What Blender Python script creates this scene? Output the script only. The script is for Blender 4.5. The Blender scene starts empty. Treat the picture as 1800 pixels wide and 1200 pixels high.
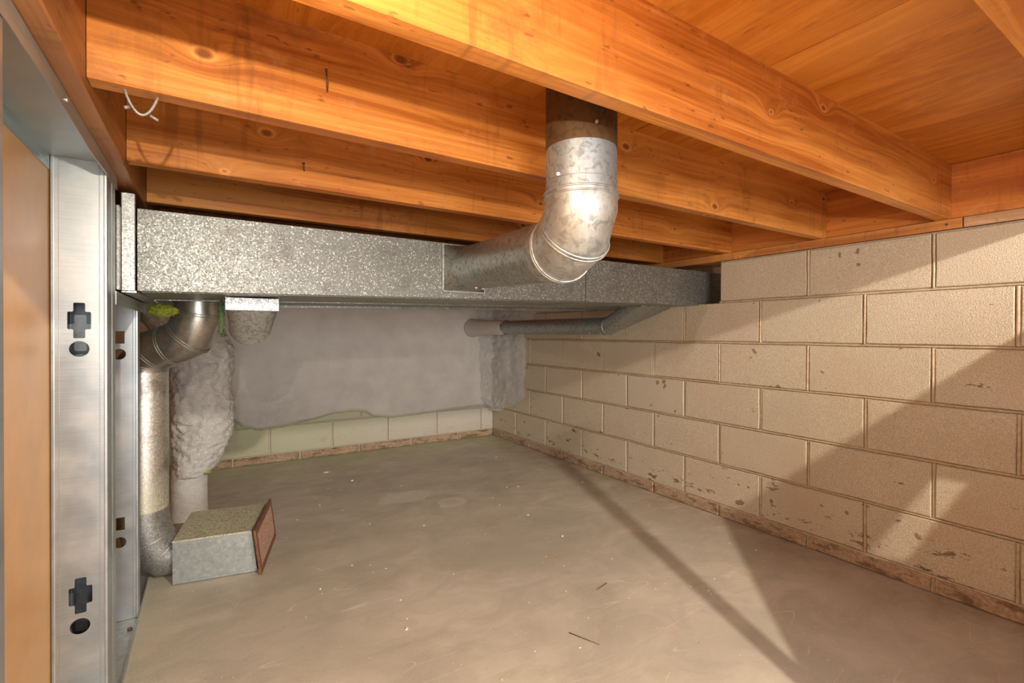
import bpy, bmesh, math, random
from mathutils import Vector, Matrix, noise
random.seed(7)
S = bpy.context.scene
C = S.collection
D = bpy.data
# ---------------------------------------------------------------- camera
yaw, pit, rol = 0.563198971, -0.00614543824, 0.00301455580
F = Vector((math.sin(yaw)*math.cos(pit), math.cos(yaw)*math.cos(pit), math.sin(pit)))
R = Vector((math.cos(yaw), -math.sin(yaw), 0)); U = R.cross(F)
R2 = R*math.cos(rol)+U*math.sin(rol); U2 = -R*math.sin(rol)+U*math.cos(rol)
CZ = 0.883
cam = D.cameras.new('camera'); co = D.objects.new('camera', cam); C.objects.link(co)
cam.sensor_width = 36; cam.lens = 842.36/1800*36
cam.shift_y = -8.6/1800
cam.clip_start = 0.02
co.matrix_world = Matrix(((R2.x, U2.x, -F.x, 0), (R2.y, U2.y, -F.y, 0), (R2.z, U2.z, -F.z, CZ), (0, 0, 0, 1)))
S.camera = co
# ---------------------------------------------------------------- light
S.view_settings.view_transform = 'Standard'; S.view_settings.look = 'None'
S.view_settings.gamma = 1; S.view_settings.use_curve_mapping = False
S.view_settings.exposure = 0.26
w = D.worlds.new('world'); S.world = w; w.use_nodes = True
w.node_tree.nodes['Background'].inputs[0].default_value = (0.95, 0.97, 1.0, 1)
w.node_tree.nodes['Background'].inputs[1].default_value = 1.0
def lamp(name, loc, power, col, r):
    l = D.lights.new(name, 'POINT'); l.energy = power; l.color = col; l.shadow_soft_size = r
    o = D.objects.new(name, l); C.objects.link(o); o.location = loc; return o
lamp('room_lamp', (1.144, -1.5, 1.777), 270, (1.0, 0.89, 0.73), 0.022)      # the lamp of the next room
lamp('joist_bay_bulb', (-0.07, 0.29, 1.188), 20.0, (1.0, 0.86, 0.66), 0.005)   # bare bulb between the first joists

wl = D.lights.new('added_fill', 'AREA'); wl.energy = 95; wl.color = (1.0, 0.95, 0.88); wl.shape = 'RECTANGLE'; wl.size = 1.6; wl.size_y = 1.1  # added soft fill light from behind the camera; no window known there
wo = D.objects.new('added_fill', wl); C.objects.link(wo); wo.location = (-0.3, -3.0, 0.85); wo.rotation_euler = (math.radians(90), 0, math.radians(-8))

# ---------------------------------------------------------------- materials
def mat(name):
    m = D.materials.new(name); m.use_nodes = True
    nt = m.node_tree; b = nt.nodes['Principled BSDF']
    return m, nt, b
class N:
    """tiny node helper"""
    def __init__(s, nt): s.nt = nt
    def n(s, t, ins=None, **kw):
        x = s.nt.nodes.new(t)
        for k, v in kw.items(): setattr(x, k, v)
        for k, v in (ins or {}).items():
            if isinstance(v, bpy.types.NodeSocket): s.nt.links.new(v, x.inputs[k])
            else: x.inputs[k].default_value = v
        return x
    def l(s, a, b): s.nt.links.new(a, b)
    def math(s, op, a, b=0.0, clamp=False):
        x = s.n('ShaderNodeMath', {0: a, 1: b}, operation=op); x.use_clamp = clamp; return x.outputs[0]
    def ramp(s, f, stops):
        x = s.n('ShaderNodeValToRGB', {0: f}); e = x.color_ramp.elements
        while len(e) < len(stops): e.new(0.5)
        for i, (p, c) in enumerate(stops):
            e[i].position = p; e[i].color = c if len(c) == 4 else (*c, 1)
        return x.outputs[0]
    def rr(s, f, a, b, c=0.0, d=1.0):
        x = s.n('ShaderNodeMapRange', {0: f, 1: a, 2: b, 3: c, 4: d}); x.clamp = True; return x.outputs[0]
    def mix(s, f, a, b, bt='MIX'):
        x = s.n('ShaderNodeMix', data_type='RGBA', blend_type=bt)
        for k, v in ((0, f), (6, a), (7, b)):
            if isinstance(v, bpy.types.NodeSocket): s.nt.links.new(v, x.inputs[k])
            else: x.inputs[k].default_value = v if not isinstance(v, tuple) or len(v) == 4 else (*v, 1)
        return x.outputs[2]
    def noise(s, vec, sc, det=3, rough=0.55, dist=0.0):
        return s.n('ShaderNodeTexNoise', {'Vector': vec, 'Scale': sc, 'Detail': det, 'Roughness': rough, 'Distortion': dist}).outputs[0]
    def vor(s, vec, sc, feat='F1', out=0, rnd=1.0):
        return s.n('ShaderNodeTexVoronoi', {'Vector': vec, 'Scale': sc, 'Randomness': rnd}, feature=feat).outputs[out]
    def map(s, vec, sc=(1, 1, 1), loc=(0, 0, 0), rot=(0, 0, 0)):
        return s.n('ShaderNodeMapping', {0: vec, 1: loc, 2: rot, 3: sc}).outputs[0]
    def bump(s, h, strength, dist, normal=None):
        i = {'Strength': strength, 'Distance': dist, 'Height': h}
        if normal is not None: i['Normal'] = normal
        return s.n('ShaderNodeBump', i).outputs[0]

def coords(g, rand=True):
    tc = g.n('ShaderNodeTexCoord').outputs['Object']
    if not rand: return tc
    oi = g.n('ShaderNodeObjectInfo').outputs['Random']
    sc = g.n('ShaderNodeVectorMath', {0: (17.3, 29.1, 41.7), 'Scale': oi}, operation='SCALE').outputs[0]
    return g.n('ShaderNodeVectorMath', {0: tc, 1: sc}, operation='ADD').outputs[0]

def wood(name, axis='X', light=(0.66, 0.265, 0.058), dark=(0.36, 0.105, 0.014), knots=0.045, stain=0.5, ply=False, rough=0.5):
    m, nt, b = mat(name); g = N(nt)
    v = coords(g)
    rot = {'X': (0, 0, 0), 'Y': (0, 0, math.pi/2), 'Z': (0, math.pi/2, 0)}[axis]
    if axis != 'X': v = g.map(v, rot=rot)
    s0 = g.n('ShaderNodeSeparateXYZ', {0: v})
    kv = g.n('ShaderNodeCombineXYZ', {0: g.math('MULTIPLY', s0.outputs[0], 0.62), 1: g.math('ADD', s0.outputs[1], s0.outputs[2]), 2: 0.0}).outputs[0]
    kd = g.n('ShaderNodeTexVoronoi', {'Vector': kv, 'Scale': 4.6}, voronoi_dimensions='2D', feature='F1')
    kr = g.n('ShaderNodeSeparateColor', {0: kd.outputs[1]}).outputs[0]
    kd = g.math('ADD', kd.outputs[0], g.math('MULTIPLY', g.math('POWER', kr, 1.4), 0.035))
    near = g.rr(kd, 0.0, 0.32, 1.0, 0.0)
    sep = g.n('ShaderNodeSeparateXYZ', {0: v})
    warp = g.noise(g.map(v, (1.2, 5, 5)), 1.0, 2)
    push = g.math('MULTIPLY', g.math('POWER', near, 3.0), 0.06)
    z = g.math('ADD', g.math('ADD', sep.outputs[2], push), g.math('MULTIPLY', warp, 0.06 if not ply else 0.25))
    y = g.math('ADD', sep.outputs[1], g.math('MULTIPLY', warp, 0.06 if not ply else 0.35))
    cv = g.n('ShaderNodeCombineXYZ', {0: sep.outputs[0], 1: y, 2: z}).outputs[0]
    fine = g.noise(g.map(cv, (3, 120, 120)), 1.0, 4, 0.6)
    band = g.noise(g.map(cv, (0.6, 22, 22)), 1.0, 3, 0.6)
    broad = g.noise(g.map(v, (1.6, 3, 3)), 1.0, 2)
    f = g.math('ADD', g.math('MULTIPLY', fine, 0.35), g.math('MULTIPLY', band, 0.65))
    base = g.mix(g.rr(f, 0.42, 0.60), dark, light)
    base = g.mix(g.math('MULTIPLY', g.rr(broad, 0.45, 0.7), 0.45), base, (0.78, 0.36, 0.085))
    # knots
    if knots:
        core = g.rr(kd, knots*0.55, knots, 1.0, 0.0)
        ring = g.math('MULTIPLY', g.rr(kd, knots*0.9, knots*1.15), g.rr(kd, knots*1.2, knots*1.6, 1.0, 0.0))
        base = g.mix(g.math('MULTIPLY', ring, 0.45), base, (0.85, 0.42, 0.14))
        base = g.mix(g.math('MULTIPLY', core, 0.75), base, (0.14, 0.035, 0.010))
    # grime
    gr = g.noise(g.map(v, (7, 7, 7)), 1.0, 6, 0.72)
    spots = g.rr(g.noise(g.map(v, (26, 75, 75) if not ply else (12, 70, 70)), 1.0, 2, 0.6), 0.67, 0.73)
    base = g.mix(g.math('MULTIPLY', g.rr(gr, 0.56, 0.72), stain), base, (0.16, 0.055, 0.03))
    base = g.mix(g.math('MULTIPLY', spots, 0.55), base, (0.12, 0.035, 0.015))
    stk = g.math('MULTIPLY', g.rr(g.noise(g.map(v, (42, 2.5, 5)), 1.0, 3, 0.6), 0.54, 0.66), g.rr(g.noise(g.map(v, (2.6, 2, 2), (3, 3, 3)), 1.0, 2), 0.50, 0.62))
    base = g.mix(g.math('MULTIPLY', stk, 0.0 if ply else 0.38), base, (0.17, 0.06, 0.02))
    pale = g.rr(g.noise(g.map(v, (10, 14, 14), (5, 3, 1)), 1.0, 5, 0.7), 0.60, 0.74)
    base = g.mix(g.math('MULTIPLY', pale, 0.30), base, (0.72, 0.42, 0.22))
    g.l(base, b.inputs['Base Color'])
    b.inputs['Roughness'].default_value = rough
    b.inputs['Specular IOR Level'].default_value = 0.35
    g.l(g.bump(g.math('ADD', f, g.math('MULTIPLY', gr, 0.5)), 0.35, 0.002), b.inputs['Normal'])
    return m

def galv(name, kind='fine', base=(0.60, 0.62, 0.62), rough=0.36, overspray=None, metal=0.85, bs=42):
    m, nt, b = mat(name); g = N(nt)
    v = coords(g)
    b.inputs['Metallic'].default_value = metal
    if kind == 'fine':      # small glittering spangle
        c = g.vor(v, 340, out=1); cs = g.n('ShaderNodeSeparateColor', {0: c})
        big = g.noise(v, 9, 5, 0.7)
        col = g.mix(g.rr(cs.outputs[0], 0.0, 1.0), tuple(x*0.72 for x in base), tuple(min(1, x*1.18) for x in base))
        fleck = g.rr(cs.outputs[1], 0.90, 0.97)
        col = g.mix(g.math('MULTIPLY', fleck, 0.75), col, (0.85, 0.82, 0.74))
        col = g.mix(g.math('MULTIPLY', g.rr(big, 0.54, 0.66), 0.6), col, (0.16, 0.155, 0.14))
        g.l(col, b.inputs['Base Color'])
        g.l(g.rr(cs.outputs[2], 0, 1, rough-0.05, rough+0.18), b.inputs['Roughness'])
        g.l(g.bump(cs.outputs[0], 0.14, 0.0010), b.inputs['Normal'])
    elif kind == 'blotch':  # tarnished mottled sheet
        n1 = g.noise(v, bs, 4, 0.6, 0.6)
        n2 = g.noise(v, 130, 3, 0.6)
        f = g.rr(n1, 0.49, 0.62)
        col = g.mix(f, base, tuple(x*0.62 for x in base))
        col = g.mix(g.math('MULTIPLY', g.rr(n2, 0.4, 0.7), 0.35), col, tuple(x*0.6 for x in base))
        g.l(col, b.inputs['Base Color'])
        g.l(g.rr(n1, 0.3, 0.7, rough-0.02, rough+0.14), b.inputs['Roughness'])
        g.l(g.bump(n2, 0.08, 0.0006), b.inputs['Normal'])
    elif kind == 'brushed':
        n1 = g.noise(g.map(v, (10, 10, 500)), 1.0, 3, 0.6)
        n2 = g.noise(v, 14, 4, 0.6)
        col = g.mix(g.rr(n1, 0.3, 0.7), tuple(x*0.86 for x in base), base)
        col = g.mix(g.math('MULTIPLY', g.rr(n2, 0.45, 0.7), 0.3), col, (0.66, 0.62, 0.57))
        g.l(col, b.inputs['Base Color'])
        g.l(g.rr(n2, 0.3, 0.7, rough-0.05, rough+0.08), b.inputs['Roughness'])
        g.l(g.bump(n1, 0.10, 0.0005), b.inputs['Normal'])
    elif kind == 'dull':
        n1 = g.noise(v, 60, 4, 0.65)
        c = g.vor(v, 120, out=1); cs = g.n('ShaderNodeSeparateColor', {0: c})
        col = g.mix(g.rr(n1, 0.35, 0.65), tuple(x*0.75 for x in base), base)
        col = g.mix(g.math('MULTIPLY', cs.outputs[0], 0.3), col, tuple(x*0.55 for x in base))
        g.l(col, b.inputs['Base Color']); b.inputs['Roughness'].default_value = rough
    if overspray:           # foam overspray dust: (axis vector, from, to) along world position
        pos = g.n('ShaderNodeNewGeometry')
        s = g.n('ShaderNodeVectorMath', {0: pos.outputs['Position'], 1: overspray[0]}, operation='DOT_PRODUCT').outputs['Value']
        k = g.math('MULTIPLY', g.rr(s, overspray[1], overspray[2]), g.rr(g.noise(v, 150, 4, 0.7), 0.38, 0.55))
        k = g.math('MULTIPLY', k, overspray[4])
        nt.links.new(g.mix(k, b.inputs['Base Color'].links[0].from_socket, overspray[3]), b.inputs['Base Color'])
        nt.links.new(g.math('MULTIPLY', g.math('SUBTRACT', 1.0, k), 0.92), b.inputs['Metallic'])
    return m

def foam_mat():
    m, nt, b = mat('spray_foam_skin'); g = N(nt); v = coords(g, False)
    n1 = g.noise(v, 26, 4, 0.55, 0.8); n2 = g.noise(v, 6, 3)
    cr = g.vor(g.n('ShaderNodeVectorMath', {0: v, 1: g.n('ShaderNodeTexNoise', {'Vector': v, 'Scale': 14.0}).outputs[1]}, operation='ADD').outputs[0], 22, 'DISTANCE_TO_EDGE')
    col = g.mix(g.rr(n2, 0.35, 0.65), (0.60, 0.585, 0.57), (0.68, 0.665, 0.655))
    k = g.math('MULTIPLY', g.rr(cr, 0.0, 0.05, 1.0, 0.0), g.rr(n2, 0.40, 0.62))
    col = g.mix(g.math('MULTIPLY', k, 0.25), col, (0.50, 0.53, 0.16))
    g.l(col, b.inputs['Base Color']); b.inputs['Roughness'].default_value = 0.6
    h = g.math('ADD', g.math('MULTIPLY', g.rr(cr, 0, 0.16), 0.5), n1)
    mult = g.n('ShaderNodeAttribute', attribute_name='rough').outputs['Fac']
    g.l(g.bump(g.math('MULTIPLY', h, mult), 0.6, 0.010), b.inputs['Normal'])
    return m

def block_mat(name='concrete_block', base=(0.61, 0.53, 0.415), spray=False):
    m, nt, b = mat(name); g = N(nt); v = coords(g)
    pos = g.n('ShaderNodeNewGeometry').outputs['Position']
    oi = g.n('ShaderNodeObjectInfo').outputs['Random']
    n1 = g.noise(v, 260, 2, 0.8); n2 = g.noise(v, 7, 4, 0.6); pit = g.vor(v, 230)
    col = g.mix(g.rr(n1, 0.30, 0.70), tuple(x*0.58 for x in base), tuple(x*1.25 for x in base))
    col = g.mix(g.math('MULTIPLY', g.rr(n2, 0.4, 0.7), 0.35), col, tuple(x*0.78 for x in base))
    col = g.mix(g.math('MULTIPLY', oi, 0.22), col, tuple(x*0.75 for x in base))
    ch = g.rr(g.noise(v, 13, 2, 0.5), 0.72, 0.735)            # chipped brown marks
    z = g.n('ShaderNodeSeparateXYZ', {0: pos}).outputs[2]
    low = g.rr(z, 0.02, 0.42, 1.0, 0.12)
    st = g.rr(g.math('ADD', g.noise(g.map(pos, (9, 9, 24)), 1.0, 5, 0.75), g.math('MULTIPLY', low, 0.12)), 0.695, 0.71)
    col = g.mix(g.math('MULTIPLY', st, 0.75), col, (0.10, 0.055, 0.028))
    col = g.mix(g.math('MULTIPLY', ch, 0.7), col, (0.16, 0.09, 0.05))
    pinks = g.rr(g.noise(pos, 3.0, 2), 0.5, 0.7)
    col = g.mix(g.math('MULTIPLY', pinks, 0.18), col, (0.55, 0.35, 0.24))
    if spray:
        k = g.rr(g.math('ADD', z, g.math('MULTIPLY', g.noise(pos, 4, 3), 0.2)), 0.10, 0.30)
        x = g.n('ShaderNodeSeparateXYZ', {0: pos}).outputs[0]
        tint = g.mix(g.rr(x, 0.2, 1.6), (0.50, 0.53, 0.36), (0.58, 0.55, 0.50))
        col = g.mix(g.rr(k, 0.0, 1.0, 0.45, 0.95), col, tint)
    g.l(col, b.inputs['Base Color']); b.inputs['Roughness'].default_value = 0.95
    b.inputs['Specular IOR Level'].default_value = 0.1
    h = g.math('ADD', g.rr(n1, 0.3, 0.7), g.math('MULTIPLY', g.rr(pit, 0, 0.5), 0.7))
    g.l(g.bump(h, 0.42 if not spray else 0.2, 0.002), b.inputs['Normal'])
    return m

def base_course_mat():
    m, nt, b = mat('stained_base_course'); g = N(nt); v = coords(g)
    pos = g.n('ShaderNodeNewGeometry').outputs['Position']
    n1 = g.noise(pos, 90, 4, 0.7); st = g.noise(g.map(pos, (10, 10, 30)), 1.0, 6, 0.75)
    col = g.mix(g.rr(n1, 0.3, 0.7), (0.30, 0.20, 0.13), (0.54, 0.40, 0.27))
    col = g.mix(g.math('MULTIPLY', g.rr(st, 0.50, 0.60), 0.75), col, (0.13, 0.075, 0.04))
    g.l(col, b.inputs['Base Color']); b.inputs['Roughness'].default_value = 0.95
    g.l(g.bump(st, 0.8, 0.01), b.inputs['Normal'])
    return m

def mortar_mat(spray=False):
    m, nt, b = mat('mortar_sprayed' if spray else 'mortar'); g = N(nt); v = coords(g, False)
    n1 = g.noise(v, 60, 4, 0.7); n2 = g.noise(v, 5, 3)
    col = g.mix(g.rr(n1, 0.3, 0.7), (0.40, 0.30, 0.20), (0.60, 0.48, 0.34))
    col = g.mix(g.math('MULTIPLY', g.rr(n2, 0.5, 0.7), 0.4), col, (0.30, 0.20, 0.13))
    if spray: col = g.mix(0.62, col, (0.50, 0.50, 0.40))
    g.l(col, b.inputs['Base Color']); b.inputs['Roughness'].default_value = 0.95
    g.l(g.bump(n1, 0.4, 0.003), b.inputs['Normal'])
    return m

def floor_mat():
    m, nt, b = mat('sealed_concrete'); g = N(nt)
    pos = g.n('ShaderNodeNewGeometry').outputs['Position']
    sp = g.n('ShaderNodeSeparateXYZ', {0: pos}); x, y = sp.outputs[0], sp.outputs[1]
    n1 = g.noise(pos, 2.2, 5, 0.6, 0.6); n2 = g.noise(g.map(pos, (1, 1.7, 1), rot=(0, 0, 0.5)), 4.0, 7, 0.68, 0.9); n3 = g.noise(pos, 160, 3, 0.6)
    col = g.mix(g.rr(n1, 0.35, 0.65), (0.40, 0.36, 0.29), (0.55, 0.49, 0.40))
    col = g.mix(g.math('MULTIPLY', g.rr(n2, 0.42, 0.62), 0.6), col, (0.35, 0.31, 0.25))
    col = g.mix(g.math('MULTIPLY', g.rr(n3, 0.35, 0.65), 0.2), col, (0.58, 0.52, 0.45))
    rust = g.rr(g.noise(g.map(pos, loc=(3, 1, 0)), 5, 5, 0.7), 0.60, 0.74)
    col = g.mix(g.math('MULTIPLY', rust, 0.45), col, (0.44, 0.24, 0.09))
    # dirt along the block wall
    wl = g.rr(x, 1.78, 2.08); dirt = g.math('MULTIPLY', wl, g.rr(g.noise(pos, 6, 5, 0.7), 0.35, 0.65))
    col = g.mix(g.math('MULTIPLY', dirt, 0.55), col, (0.24, 0.125, 0.06))
    # scratches: thin straight noise lines in several directions
    for a, sc, th in ((0.5, 5, 0.0028), (1.25, 4.3, 0.0026), (2.1, 4.7, 0.0026), (-0.35, 5.1, 0.0026), (0.95, 6.0, 0.0026)):
        q = g.noise(g.map(pos, (sc*0.12, sc, 1), (a*9, a, 0), (0, 0, a)), 1.6, 0, 0.4)
        ln = g.rr(g.math('ABSOLUTE', g.math('SUBTRACT', q, 0.5)), 0.0, th, 1.0, 0.0)
        br = g.rr(g.noise(g.map(pos, loc=(a*5, 0, 0)), 3.2, 4, 0.7), 0.52, 0.60)
        col = g.mix(g.math('MULTIPLY', g.math('MULTIPLY', ln, br), 0.5), col, (0.78, 0.70, 0.56))
    # pale crumb dust specks
    vd = g.vor(pos, 38); vc = g.n('ShaderNodeSeparateColor', {0: g.vor(pos, 38, out=1)})
    sk = g.math('MULTIPLY', g.rr(vd, 0.05, 0.09, 1.0, 0.0), g.rr(vc.outputs[0], 0.80, 0.82))
    col = g.mix(g.math('MULTIPLY', sk, 0.75), col, (0.82, 0.78, 0.62))
    sk2 = g.math('MULTIPLY', g.rr(vd, 0.05, 0.10, 1.0, 0.0), g.rr(vc.outputs[1], 0.93, 0.95))
    col = g.mix(g.math('MULTIPLY', sk2, 0.7), col, (0.10, 0.06, 0.04))
    # dried skim-coat patches
    for (cx, cy, rx, ry, seed, hollow) in ((0.90, 2.49, 0.17, 0.10, 2.0, 0), (1.075, 2.285, 0.085, 0.075, 7.0, 1)):
        dx = g.math('DIVIDE', g.math('SUBTRACT', x, cx), rx); dy = g.math('DIVIDE', g.math('SUBTRACT', y, cy), ry)
        rr_ = g.math('SQRT', g.math('ADD', g.math('MULTIPLY', dx, dx), g.math('MULTIPLY', dy, dy)))
        rr_ = g.math('ADD', rr_, g.math('MULTIPLY', g.math('SUBTRACT', g.noise(g.map(pos, loc=(seed, 0, 0)), 11, 4, 0.6), 0.5), 1.1))
        k = g.rr(rr_, 0.82, 0.95, 1.0, 0.0)
        if hollow: k = g.math('MULTIPLY', k, g.rr(rr_, 0.40, 0.62, 0.35, 1.0))
        col = g.mix(g.math('MULTIPLY', k, 0.65), col, (0.60, 0.55, 0.47))
    # yellow-green foam overspray near the back wall and round the left boot
    nz = g.noise(pos, 5, 5, 0.65)
    k1 = g.math('MULTIPLY', g.rr(y, 3.05, 3.55), g.rr(nz, 0.30, 0.58))
    k2 = g.math('MULTIPLY', g.rr(x, 1.6, 0.3), g.rr(nz, 0.5, 0.75))
    k2 = g.math('MULTIPLY', k2, g.rr(y, 2.3, 3.0))
    k3 = g.math('MULTIPLY', g.rr(x, 0.05, -0.15), g.rr(g.noise(pos, 140, 4, 0.7), 0.45, 0.62))
    k = g.math('MAXIMUM', g.math('MAXIMUM', g.math('MULTIPLY', k1, 0.55), g.math('MULTIPLY', k2, 0.30)), g.math('MULTIPLY', k3, 0.40))
    col = g.mix(k, col, (0.50, 0.56, 0.34))
    g.l(col, b.inputs['Base Color'])
    g.l(g.rr(n2, 0.3, 0.7, 0.42, 0.62), b.inputs['Roughness'])
    b.inputs['Specular IOR Level'].default_value = 0.4
    h = g.math('ADD', g.math('MULTIPLY', n3, 0.3), n2)
    g.l(g.bump(h, 0.12, 0.004), b.inputs['Normal'])
    return m

def plain(name, col, rough=0.6, metal=0.0, var=0.25, sc=20, bump=0.1):
    m, nt, b = mat(name); g = N(nt); v = coords(g)
    n1 = g.noise(v, sc, 5, 0.65)
    g.l(g.mix(g.rr(n1, 0.3, 0.7), tuple(x*(1-var) for x in col), tuple(min(1, x*(1+var)) for x in col)), b.inputs['Base Color'])
    b.inputs['Roughness'].default_value = rough; b.inputs['Metallic'].default_value = metal
    g.l(g.bump(n1, bump, 0.003), b.inputs['Normal'])
    return m

M = dict(
    joist=wood('joist_pine', 'X'),
    rim=wood('rim_pine', 'Y', light=(0.62, 0.23, 0.055), dark=(0.42, 0.13, 0.025), stain=0.5),
    sill=wood('sill_pine', 'Y', light=(0.60, 0.27, 0.09), dark=(0.40, 0.15, 0.04), stain=0.6),
    beam=wood('beam_fir', 'Y', light=(0.36, 0.15, 0.055), dark=(0.20, 0.07, 0.022), stain=0.65, rough=0.42),
    ply=wood('plywood_underside', 'Y', light=(0.58, 0.215, 0.03), dark=(0.43, 0.13, 0.010), knots=0.0, stain=0.3, ply=True, rough=0.45),
    duct=galv('spangled_duct', 'fine', (0.255, 0.27, 0.26), 0.44, metal=0.7),
    strap=galv('bright_strap', 'fine', (0.42, 0.44, 0.45), 0.38),
    pipe=galv('mottled_pipe', 'blotch', (0.44, 0.49, 0.52), 0.48, bs=60),
    pipe2=galv('grey_pipe', 'blotch', (0.40, 0.43, 0.43), 0.40, bs=85),
    elbow=galv('adjustable_elbow', 'blotch', (0.52, 0.53, 0.52), 0.44),
    dark_elbow=galv('smooth_elbow', 'dull', (0.50, 0.49, 0.45), 0.30),
    vpipe=galv('downpipe_galvanized', 'fine', (0.70, 0.70, 0.68), 0.34, overspray=((0, 0, -1), -0.42, -0.22, (0.55, 0.56, 0.28), 0.75)),
    boot=galv('register_boot_sheet', 'dull', (0.52, 0.56, 0.56), 0.50),
    boottop=galv('register_boot_top', 'dull', (0.52, 0.54, 0.48), 0.55, overspray=((0, 0, 1), 0.08, 0.15, (0.62, 0.60, 0.38), 0.95)),
    stud=galv('steel_stud', 'brushed', (0.41, 0.46, 0.51), 0.38),
    track=galv('steel_track', 'brushed', (0.46, 0.53, 0.55), 0.40),
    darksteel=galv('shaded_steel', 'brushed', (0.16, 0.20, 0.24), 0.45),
    slat=plain('worn_brown_metal', (0.34, 0.20, 0.145), 0.5, 0.2, var=0.4, sc=90),
    sill2=wood('weathered_sill', 'Y', light=(0.62, 0.42, 0.25), dark=(0.42, 0.25, 0.13), stain=0.5),
    foam=foam_mat(), block=block_mat(), blockspray=block_mat('sprayed_block', (0.55, 0.48, 0.38), True),
    basec=base_course_mat(), mortar=mortar_mat(), mortar2=mortar_mat(True), floor=floor_mat(),
    panel=plain('brown_hardboard', (0.60, 0.34, 0.145), 0.42, var=0.10, sc=7, bump=0.03),
    grille=plain('brown_painted_metal', (0.20, 0.085, 0.045), 0.5, 0.2, var=0.35, sc=70),
    dark=plain('dark_void', (0.02, 0.018, 0.015), 0.9),
    wire=plain('grey_wire', (0.30, 0.27, 0.24), 0.55, 0.3, var=0.3, sc=80),
    nail=plain('rusty_nail', (0.16, 0.09, 0.06), 0.5, 0.6, var=0.4, sc=200),
    screw=plain('zinc_screw', (0.75, 0.73, 0.68), 0.3, 0.9, var=0.1, sc=100),
    green=plain('green_foam_edge', (0.36, 0.46, 0.09), 0.7, var=0.4, sc=60),
    fiber=plain('yellow_fibreglass', (0.30, 0.33, 0.04), 0.95, var=0.5, sc=160, bump=0.9),
    fiber2=plain('green_fibreglass', (0.17, 0.25, 0.12), 0.95, var=0.5, sc=160, bump=0.9),
    crumb=plain('foam_crumb', (0.78, 0.74, 0.56), 0.8, var=0.2, sc=60),
)

# ---------------------------------------------------------------- mesh helpers
def mesh(bm, name):
    bmesh.ops.recalc_face_normals(bm, faces=bm.faces)
    me = D.meshes.new(name); bm.to_mesh(me); bm.free(); return me
def box(bm, a, b, bev=0.0):
    x0, y0, z0 = a; x1, y1, z1 = b
    vs = [bm.verts.new(p) for p in ((x0, y0, z0), (x1, y0, z0), (x1, y1, z0), (x0, y1, z0), (x0, y0, z1), (x1, y0, z1), (x1, y1, z1), (x0, y1, z1))]
    fs = [bm.faces.new([vs[i] for i in f]) for f in ((0, 3, 2, 1), (4, 5, 6, 7), (0, 1, 5, 4), (1, 2, 6, 5), (2, 3, 7, 6), (3, 0, 4, 7))]
    if bev:
        es = list({e for f in fs for e in f.edges})
        bmesh.ops.bevel(bm, geom=es, offset=bev, segments=2, profile=0.5, affect='EDGES')
def hexa(bm, pts):   # 8 points like box order
    vs = [bm.verts.new(p) for p in pts]
    for f in ((0, 3, 2, 1), (4, 5, 6, 7), (0, 1, 5, 4), (1, 2, 6, 5), (2, 3, 7, 6), (3, 0, 4, 7)): bm.faces.new([vs[i] for i in f])
def frame(t, ref):
    t = t.normalized(); a = ref - t*ref.dot(t)
    a.normalize(); return a, t.cross(a)
def tube(bm, path, r, seg=32, caps=False, radii=None, ref=None):
    P = [Vector(p) for p in path]; rings = []
    n = len(P); ref = Vector(ref) if ref else None
    if ref is None:
        t0 = (P[1]-P[0]).normalized(); ref = Vector((0, 0, 1)) if abs(t0.z) < 0.9 else Vector((1, 0, 0))
    a, b = frame(P[1]-P[0], ref)
    cur = [(P[0] + (a*math.cos(2*math.pi*k/seg) + b*math.sin(2*math.pi*k/seg))*(radii[0] if radii else r)) for k in range(seg)]
    rings.append(cur)
    for i in range(1, n):
        d = (P[i]-P[i-1]).normalized()
        if i < n-1: pn = (d + (P[i+1]-P[i]).normalized()).normalized()
        else: pn = d
        ri = (radii[i]/radii[i-1]) if radii else 1
        nxt = []
        for q in cur:
            t = (P[i]-q).dot(pn)/d.dot(pn); z = q + d*t
            if ri != 1: z = P[i] + (z-P[i])*ri
            nxt.append(z)
        rings.append(nxt); cur = nxt
    V = [[bm.verts.new(q) for q in rg] for rg in rings]
    for i in range(n-1):
        for k in range(seg):
            f = bm.faces.new((V[i][k], V[i][(k+1) % seg], V[i+1][(k+1) % seg], V[i+1][k])); f.smooth = True
    if caps:
        bm.faces.new(V[0][::-1]); bm.faces.new(V[-1])
    return rings
def bead(bm, ring, r=0.0022, seg=6):  # small raised seam along a closed ring
    n = len(ring); c = sum(ring, Vector())/n; L = []
    nrm = (ring[0]-c).cross(ring[n//4]-c).normalized()
    for q in ring:
        o = (q-c).normalized()
        L.append([bm.verts.new(q + o*(r*math.cos(2*math.pi*k/seg)) + nrm*(r*math.sin(2*math.pi*k/seg))) for k in range(seg)])
    for i in range(n):
        for k in range(seg):
            f = bm.faces.new((L[i][k], L[(i+1) % n][k], L[(i+1) % n][(k+1) % seg], L[i][(k+1) % seg])); f.smooth = True
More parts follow.
